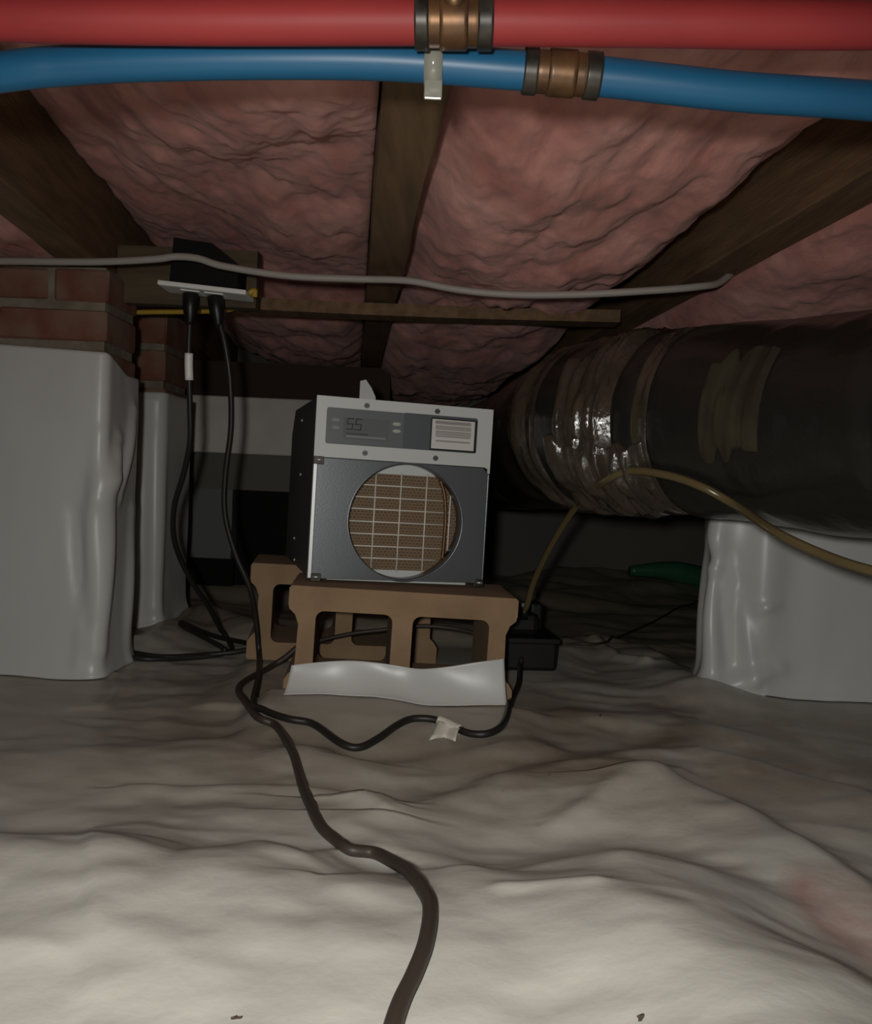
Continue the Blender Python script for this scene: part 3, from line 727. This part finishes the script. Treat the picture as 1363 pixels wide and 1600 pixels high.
tag(tube('drain_tube', tb_pts, 0.0062, 'tubing', None, 12, 10), 'cloudy brownish vinyl tube rising from the pump and running along the duct', 'tube')

# ------------------------------------------------------------------ power cords
RC = 0.0056
def drape(pts, r, n=8):
    P = catmull(pts, n); z = H(np.array([p.x for p in P]), np.array([p.y for p in P]))
    for p, zz in zip(P, z):
        if p.z < zz + r * 0.9: p.z = float(zz) + r * 0.9
    for _ in range(2):
        zs = [p.z for p in P]
        for i in range(3, len(P) - 3): P[i].z = max(zs[i] if zs[i] > z[i] + 0.03 else sum(zs[i - 3:i + 4]) / 7, float(z[i]) + r * 0.7)
    return P
def cord(name, pts, label, m='black_cord', r=RC, cat='cord', seg=10):
    return tag(tube(name, drape(pts, r), r, m, None, seg, 8, False), label, cat)
# the outlet box overhead
bx = at(318, 452, 1.60)
rec = empty('outlet_box', (bx.x, 1.60, bx.z), (0, math.radians(4.0), 0)); tag(rec, 'black junction box with white outlet plate facing down, holding two plugs', 'outlet')
wpx = 1.60 / F
bm = bmesh.new()
pr = [(-54 * wpx, 0.004), (-54 * wpx, 74 * wpx), (6 * wpx, 72 * wpx), (50 * wpx, 44 * wpx), (52 * wpx, 0.004)]
fa = [bm.verts.new((x, 0.0, z)) for x, z in pr]; fb = [bm.verts.new((x, 0.065, z)) for x, z in pr]
bm.faces.new(fa); bm.faces.new(fb[::-1])
for i in range(5): bm.faces.new((fa[i], fa[(i + 1) % 5], fb[(i + 1) % 5], fb[i]))
from_bm('box_body', bm, 'black_matt', rec)
box('cover_plate', (-71 * wpx, -0.006, -0.002), (67 * wpx, 0.066, 0.007), 'white_pl', rec, 0.0025)
for xo in (-24, 13):
    box('receptacle', ((xo - 15) * wpx, 0.012, -0.004), ((xo + 15) * wpx, 0.052, 0.0), 'white_pl', rec, 0.001)
tube('cable_clamp', [(67 * wpx, 0.02, 0.006), (75 * wpx, 0.02, 0.012), (76 * wpx, 0.02, 0.0)], 0.0055, 'yellow', rec, 8)
bd = at(292, 432, 1.70)
o = box('mounting_board', (-0.135, 0, -0.055), (0.135, 0.028, 0.055), 'wood_pale'); o.location = (bd.x, 1.70, bd.z)
tag(o, 'short brown mounting board behind the black junction box', 'board')
tag(tube('yellow_cable', [at(150, 492, 1.80), at(215, 488, 1.80), at(290, 487, 1.80), at(350, 485, 1.79), at(375, 478, 1.77), at(392, 468, 1.74)], 0.0052, 'yellow', None, 8), 'yellow sheathed cable behind the two hanging plugs, near the left brick pier', 'cable')

def plugged_cord(name, label, plug_px, pts, lbl=None):
    e = empty(name, at(plug_px[0], plug_px[1], 1.625)); tag(e, label, 'cord'); o_ = Vector(e.location)
    top = at(plug_px[0] - 1, plug_px[1] - 2, 1.625)
    P = [p - o_ for p in drape(pts, RC)]
    d_ = (P[1] - P[0]).normalized()
    bm = bmesh.new(); q0 = P[0]
    add_tube(bm, [q0, q0 + d_ * 0.002, q0 + d_ * 0.030, q0 + d_ * 0.052, q0 + d_ * 0.058], [0.013, 0.015, 0.014, 0.0085, 0.0065], 12)
    from_bm('plug', bm, 'black', e, True)
    tube('cable', P, RC, 'black_cord', e, 10, 8, False)
    if lbl:
        i0 = [p - o_ for p in lbl]; tube('cord_label', i0, RC + 0.0022, 'white_pl', e, 10, 4)
    return e
A = [at(298, 458, 1.625), at(297, 500, 1.627), at(295, 550, 1.63), at(296, 595, 1.635), at(297, 640, 1.645), at(297, 690, 1.66), at(287, 740, 1.69), at(272, 795, 1.73), at(274, 850, 1.78), at(298, 905, 1.84), at(330, 955, 1.91),
     fl(354, 1002, 0.006), fl(362, 1014, 0.012), fl(345, 1022, 0.008), fl(290, 1029, 0.006), fl(225, 1029, 0.006), fl(194, 1024, 0.006), fl(203, 1019, 0.008), fl(250, 1026, 0.008), fl(320, 1024, 0.008), fl(375, 1017, 0.018), fl(403, 1011, 0.012), fl(380, 1003, 0.018), fl(330, 994, 0.012), fl(288, 973, 0.006), fl(284, 976, 0.008), fl(310, 992, 0.010), fl(340, 1008, 0.016), fl(352, 1016, 0.018)]
plugged_cord('power_cord', 'black power cord with white label, looped in a flat bundle on the liner', (298, 458), A, [at(295.3, 552, 1.6295), at(295, 570, 1.631), at(295.8, 594, 1.634)])
B = [at(336, 462, 1.625), at(340, 492, 1.627), at(352, 540, 1.63), at(360, 600, 1.64), at(361, 670, 1.655), at(352, 745, 1.67), at(352, 805, 1.68), at(368, 865, 1.69), at(391, 920, 1.70), at(401, 975, 1.72),
     fl(405, 1030, 0.012), fl(404, 1060, 0.006), fl(396, 1098, 0.006), fl(412, 1114, 0.006), fl(450, 1124, 0.006), fl(490, 1132, 0.006), fl(530, 1160, 0.006), fl(560, 1170, 0.006), fl(590, 1163, 0.006), fl(620, 1138, 0.006), fl(648, 1124, 0.006), fl(690, 1137, 0.006),
     fl(735, 1147, 0.006), fl(770, 1144, 0.006), fl(790, 1125, 0.006), fl(800, 1095, 0.006), fl(811, 1068, 0.006), at(813, 1046, 1.73), at(815, 1028, 1.752)]
plugged_cord('power_cord', 'black pump cord from the right-hand plug, zigzagging across the liner in front of the block', (336, 462), B)
Cc = [at(500, 1000, 1.69), at(470, 1009, 1.685), at(450, 1024, 1.68), at(424, 1043, 1.665), fl(390, 1060, 0.006), fl(373, 1075, 0.006), fl(380, 1094, 0.006), fl(402, 1116, 0.016), fl(432, 1138, 0.006), fl(455, 1168, 0.006), fl(466, 1205, 0.006), fl(475, 1240, 0.006), fl(498, 1285, 0.006), fl(522, 1312, 0.006), fl(545, 1325, 0.006),
      fl(590, 1338, 0.006), fl(630, 1358, 0.006), fl(660, 1386, 0.006), fl(672, 1420, 0.006), fl(666, 1470, 0.006), fl(648, 1520, 0.006), fl(628, 1562, 0.006), fl(612, 1610, 0.006), fl(598, 1680, 0.006)]
cord('extension_cord', Cc, 'thick brown-black cord winding over the bright liner toward the viewer', 'brown_cord', 0.0058)
cord('thin_cable', [at(476, 1010, 1.70), at(500, 1001, 1.69), at(550, 990, 1.685), at(600, 984, 1.685), at(660, 978, 1.69), at(720, 984, 1.695), at(775, 1000, 1.72)], 'dark cable seen through the hollow cores of the front block', 'brown_cord', 0.004, 'cable')
cord('thin_cable', [fl(868, 1006, 0.004), fl(900, 1006, 0.004), fl(945, 1003, 0.004), fl(990, 988, 0.004), fl(1040, 962, 0.004), fl(1090, 940, 0.004)], 'thin dark cable running over the liner from the pump to behind the right pier', 'brown_cord', 0.0032, 'cable')
# tape holding the cord down
tp = empty('tape_strip', fl(700, 1145)); to_ = Vector(tp.location); tag(tp, 'small piece of white tape holding the zigzag cord down', 'tape')
def px_of(p):
    v = np.array(p) - CAM; return v @ CR / (v @ _f) * F + 681.5
run = [p for p in drape(B, RC)[-60:] if 684 <= px_of(p) <= 720 and p.z < 0.09]
tube('tape_band', [p - to_ for p in run], RC + 0.0024, 'tape', tp, 14, 4)
X = np.zeros((8, 10)); Y = X.copy(); Z = X.copy()
for i in range(10):
    u = i / 9
    for j in range(8):
        v = j / 7
        px = (688 + 28 * u) * (1 - v) + (671 + 41 * u) * v; py = (1138 + 6 * u) * (1 - v) + (1157 + 2 * u - 5 * math.sin(u * 3.1)) * v
        e_ = run[0].lerp(run[-1], u) + Vector((0, -0.006, 0.003)); g_ = fl(px, py, 0.003 + 0.0015 * math.sin(u * 8)); p_ = e_.lerp(g_, v) + Vector((0, 0, 0.004 * math.sin(v * math.pi))) - to_; X[j, i], Y[j, i], Z[j, i] = p_
o = grid_obj('tape_tail', X, Y, Z, 'tape', tp); sm = o.modifiers.new('thickness', 'SOLIDIFY'); sm.thickness = 0.0008

# ------------------------------------------------------------------ white cable across
wc = [(-120, 408, 1.50), (0, 408, 1.50), (150, 409, 1.50), (240, 405, 1.50), (275, 401, 1.50), (310, 404, 1.50), (350, 416, 1.50), (450, 431, 1.50), (560, 436, 1.50), (610, 437, 1.49), (650, 440, 1.48), (720, 453, 1.47), (800, 460, 1.46), (900, 460, 1.45), (1000, 455, 1.44), (1090, 448, 1.44), (1130, 438, 1.47), (1170, 395, 1.52)]
tag(tube('white_cable', [at(*q) for q in wc], 0.0062, 'cable', None, 10), 'thin white cable stretched across below the joists from left to right', 'cable')

# ------------------------------------------------------------------ red and blue pipes with brass couplings
def pipe(name, label, pts, r, m, coup):
    root = empty(name, at(680, pts[len(pts) // 2][1], pts[0][2])); off_ = Vector(root.location); tag(root, label, 'pipe')
    def lerp_px(px):
        for (x0, y0, d0), (x1, y1, d1) in zip(pts[:-1], pts[1:]):
            if x0 <= px <= x1:
                t = (px - x0) / (x1 - x0); return at(px, y0 + (y1 - y0) * t, d0 + (d1 - d0) * t) - off_
    cpath = [p for p in catmull([at(*q) - off_ for q in pts], 12)]
    bm = bmesh.new(); add_tube(bm, cpath, r, 28); from_bm('plastic_pipe', bm, m, root, True)
    a_, b_ = coup
    def near(px):
        best = None
        for p in cpath:
            v = np.array(p + off_) - CAM; X_ = v @ CR / (v @ _f) * F + 681.5
            if best is None or abs(X_ - px) < best[0]: best = (abs(X_ - px), X_, p)
        # refine on segment neighbours
        return lerp_near(px)
    def lerp_near(px):
        prev = None
        for p in cpath:
            v = np.array(p + off_) - CAM; X_ = v @ CR / (v @ _f) * F + 681.5
            if prev and prev[0] <= px <= X_:
                t = (px - prev[0]) / (X_ - prev[0]); return prev[1].lerp(p, t)
            prev = (X_, p)
    def sleeve(nm, p0, p1, rr_, mm, par):
        P = [near(p0 + (p1 - p0) * k / 6) for k in range(7)]; d0 = (P[1] - P[0]) * 0.25
        bm = bmesh.new(); add_tube(bm, [P[0], P[0] + d0] + P[1:6] + [P[6] - d0, P[6]], [rr_ * 0.93, rr_] + [rr_] * 5 + [rr_, rr_ * 0.93], 28); return from_bm(nm, bm, mm, par, True)
    cp = sleeve('coupling', a_ + 14, b_ - 14, r * 1.08, 'brass', root)
    mid = (a_ + b_) / 2; sleeve('coupling_collar', mid - 22, mid + 22, r * 1.2, 'brass', cp)
    sleeve('crimp_ring', a_, a_ + 22, r * 1.2, 'crimp', root); sleeve('crimp_ring', b_ - 24, b_, r * 1.2, 'crimp', root)
    return root, near, off_
red, nr, ro = pipe('red_pipe', 'red plastic water pipe with brass coupling running across the top', [(-700, -10, 0.62), (-350, 12, 0.61), (0, 27, 0.60), (300, 33, 0.60), (680, 33, 0.60), (1000, 36, 0.60), (1363, 40, 0.60), (1700, 30, 0.61), (2050, 15, 0.62)], 0.0150, 'red', (648, 770))
# branch stub on the red coupling
q = nr(709)
stub = tube('branch_outlet', [q + Vector((0, 0, 0.0)), q + Vector((0, 0.004, 0.034))], 0.0125, 'brass', red, 20, 1, False)
tube('outlet_rim', [q + Vector((0, -0.012, 0.006)), q + Vector((0, -0.0205, 0.008))], 0.0075, 'brass', red, 16, 1, False)
blue, nb, bo = pipe('blue_pipe', 'blue plastic water pipe with brass coupling, just below the red pipe', [(-700, 220, 0.66), (-350, 160, 0.65), (0, 113, 0.64), (100, 103, 0.64), (200, 97, 0.64), (400, 93, 0.64), (600, 95, 0.64), (800, 109, 0.64), (950, 121, 0.64), (1150, 143, 0.64), (1363, 158, 0.64), (1700, 190, 0.65), (2050, 240, 0.66)], 0.0134, 'blue', (818, 938))
# clear strap looped round the blue pipe with a hanging tail
s0 = nb(678) + bo
strap = empty('pipe_strap', s0); tag(strap, 'small milky clear plastic strap looped round the blue pipe', 'strap')
bm = bmesh.new(); nseg = 28; ri = []
for k in range(nseg + 1):
    th = 2 * math.pi * k / nseg
    for_x = (-0.0065, 0.0065)
    R_ = 0.0145
    ri.append([bm.verts.new((x, math.cos(th) * R_, math.sin(th) * R_)) for x in for_x] + [bm.verts.new((x, math.cos(th) * (R_ + 0.0014), math.sin(th) * (R_ + 0.0014))) for x in for_x[::-1]])
for k in range(nseg):
    for j in range(4): bm.faces.new((ri[k][j], ri[k][(j + 1) % 4], ri[k + 1][(j + 1) % 4], ri[k + 1][j]))
from_bm('loop', bm, 'clear', strap, True)
box('tail', (-0.006, -0.006, -0.0275), (0.007, -0.003, -0.011), 'clear', strap, 0.001)

# ------------------------------------------------------------------ far and small things
gp = [Vector((at(px, 884, 3.35).x, 3.35 + 0.02 * k, 0.0)) for k, px in enumerate((985, 1040, 1085, 1130, 1200))]
g = tube('green_glint', [Vector((p.x, p.y, fz(p.x, p.y) + 0.04)) for p in gp], [0.02 + 0.022 * min(1, i / 12) for i in range(33)], 'green', None, 14, 8)  # made-up solid roll standing in for a blurred green highlight
tag(g, 'dim dark green glint of light far back, modelled as a solid roll, left of the right pier', 'light_glint')
def leaf(px, py, sz, rot, label, seed):
    p = fl(px, py, 0.002); rnd = random.Random(seed); bm = bmesh.new()
    out = []
    for k in range(9):
        t = 2 * math.pi * k / 9; r = sz * rnd.uniform(0.35, 1.0)
        out.append(bm.verts.new((math.cos(t) * r, math.sin(t) * r * 0.45, rnd.uniform(0.0, sz * 0.3))))
    c = bm.verts.new((0, 0, sz * 0.25))
    for k in range(9): bm.faces.new((c, out[k], out[(k + 1) % 9]))
    o = from_bm('dry_leaf_scrap', bm, 'leaf'); sm = o.modifiers.new('thickness', 'SOLIDIFY'); sm.thickness = 0.0008
    o.location = p; o.rotation_euler = (0, 0, rot); tag(o, label, 'leaf scrap', 'dry scraps on the liner')
leaf(1002, 1590, 0.0055, 0.8, 'dark dry leaf scrap on the bright liner at the bottom right', 1)
leaf(368, 1591, 0.0040, 0.2, 'tiny dark leaf scrap on the liner at the bottom left', 2)
leaf(938, 1118, 0.0060, 1.2, 'dark leaf scrap at the brown fold between pump and right pier', 3)
leaf(775, 1112, 0.0075, 0.1, 'brown leaf scrap on the liner beside the zigzag cord below the pump', 4)
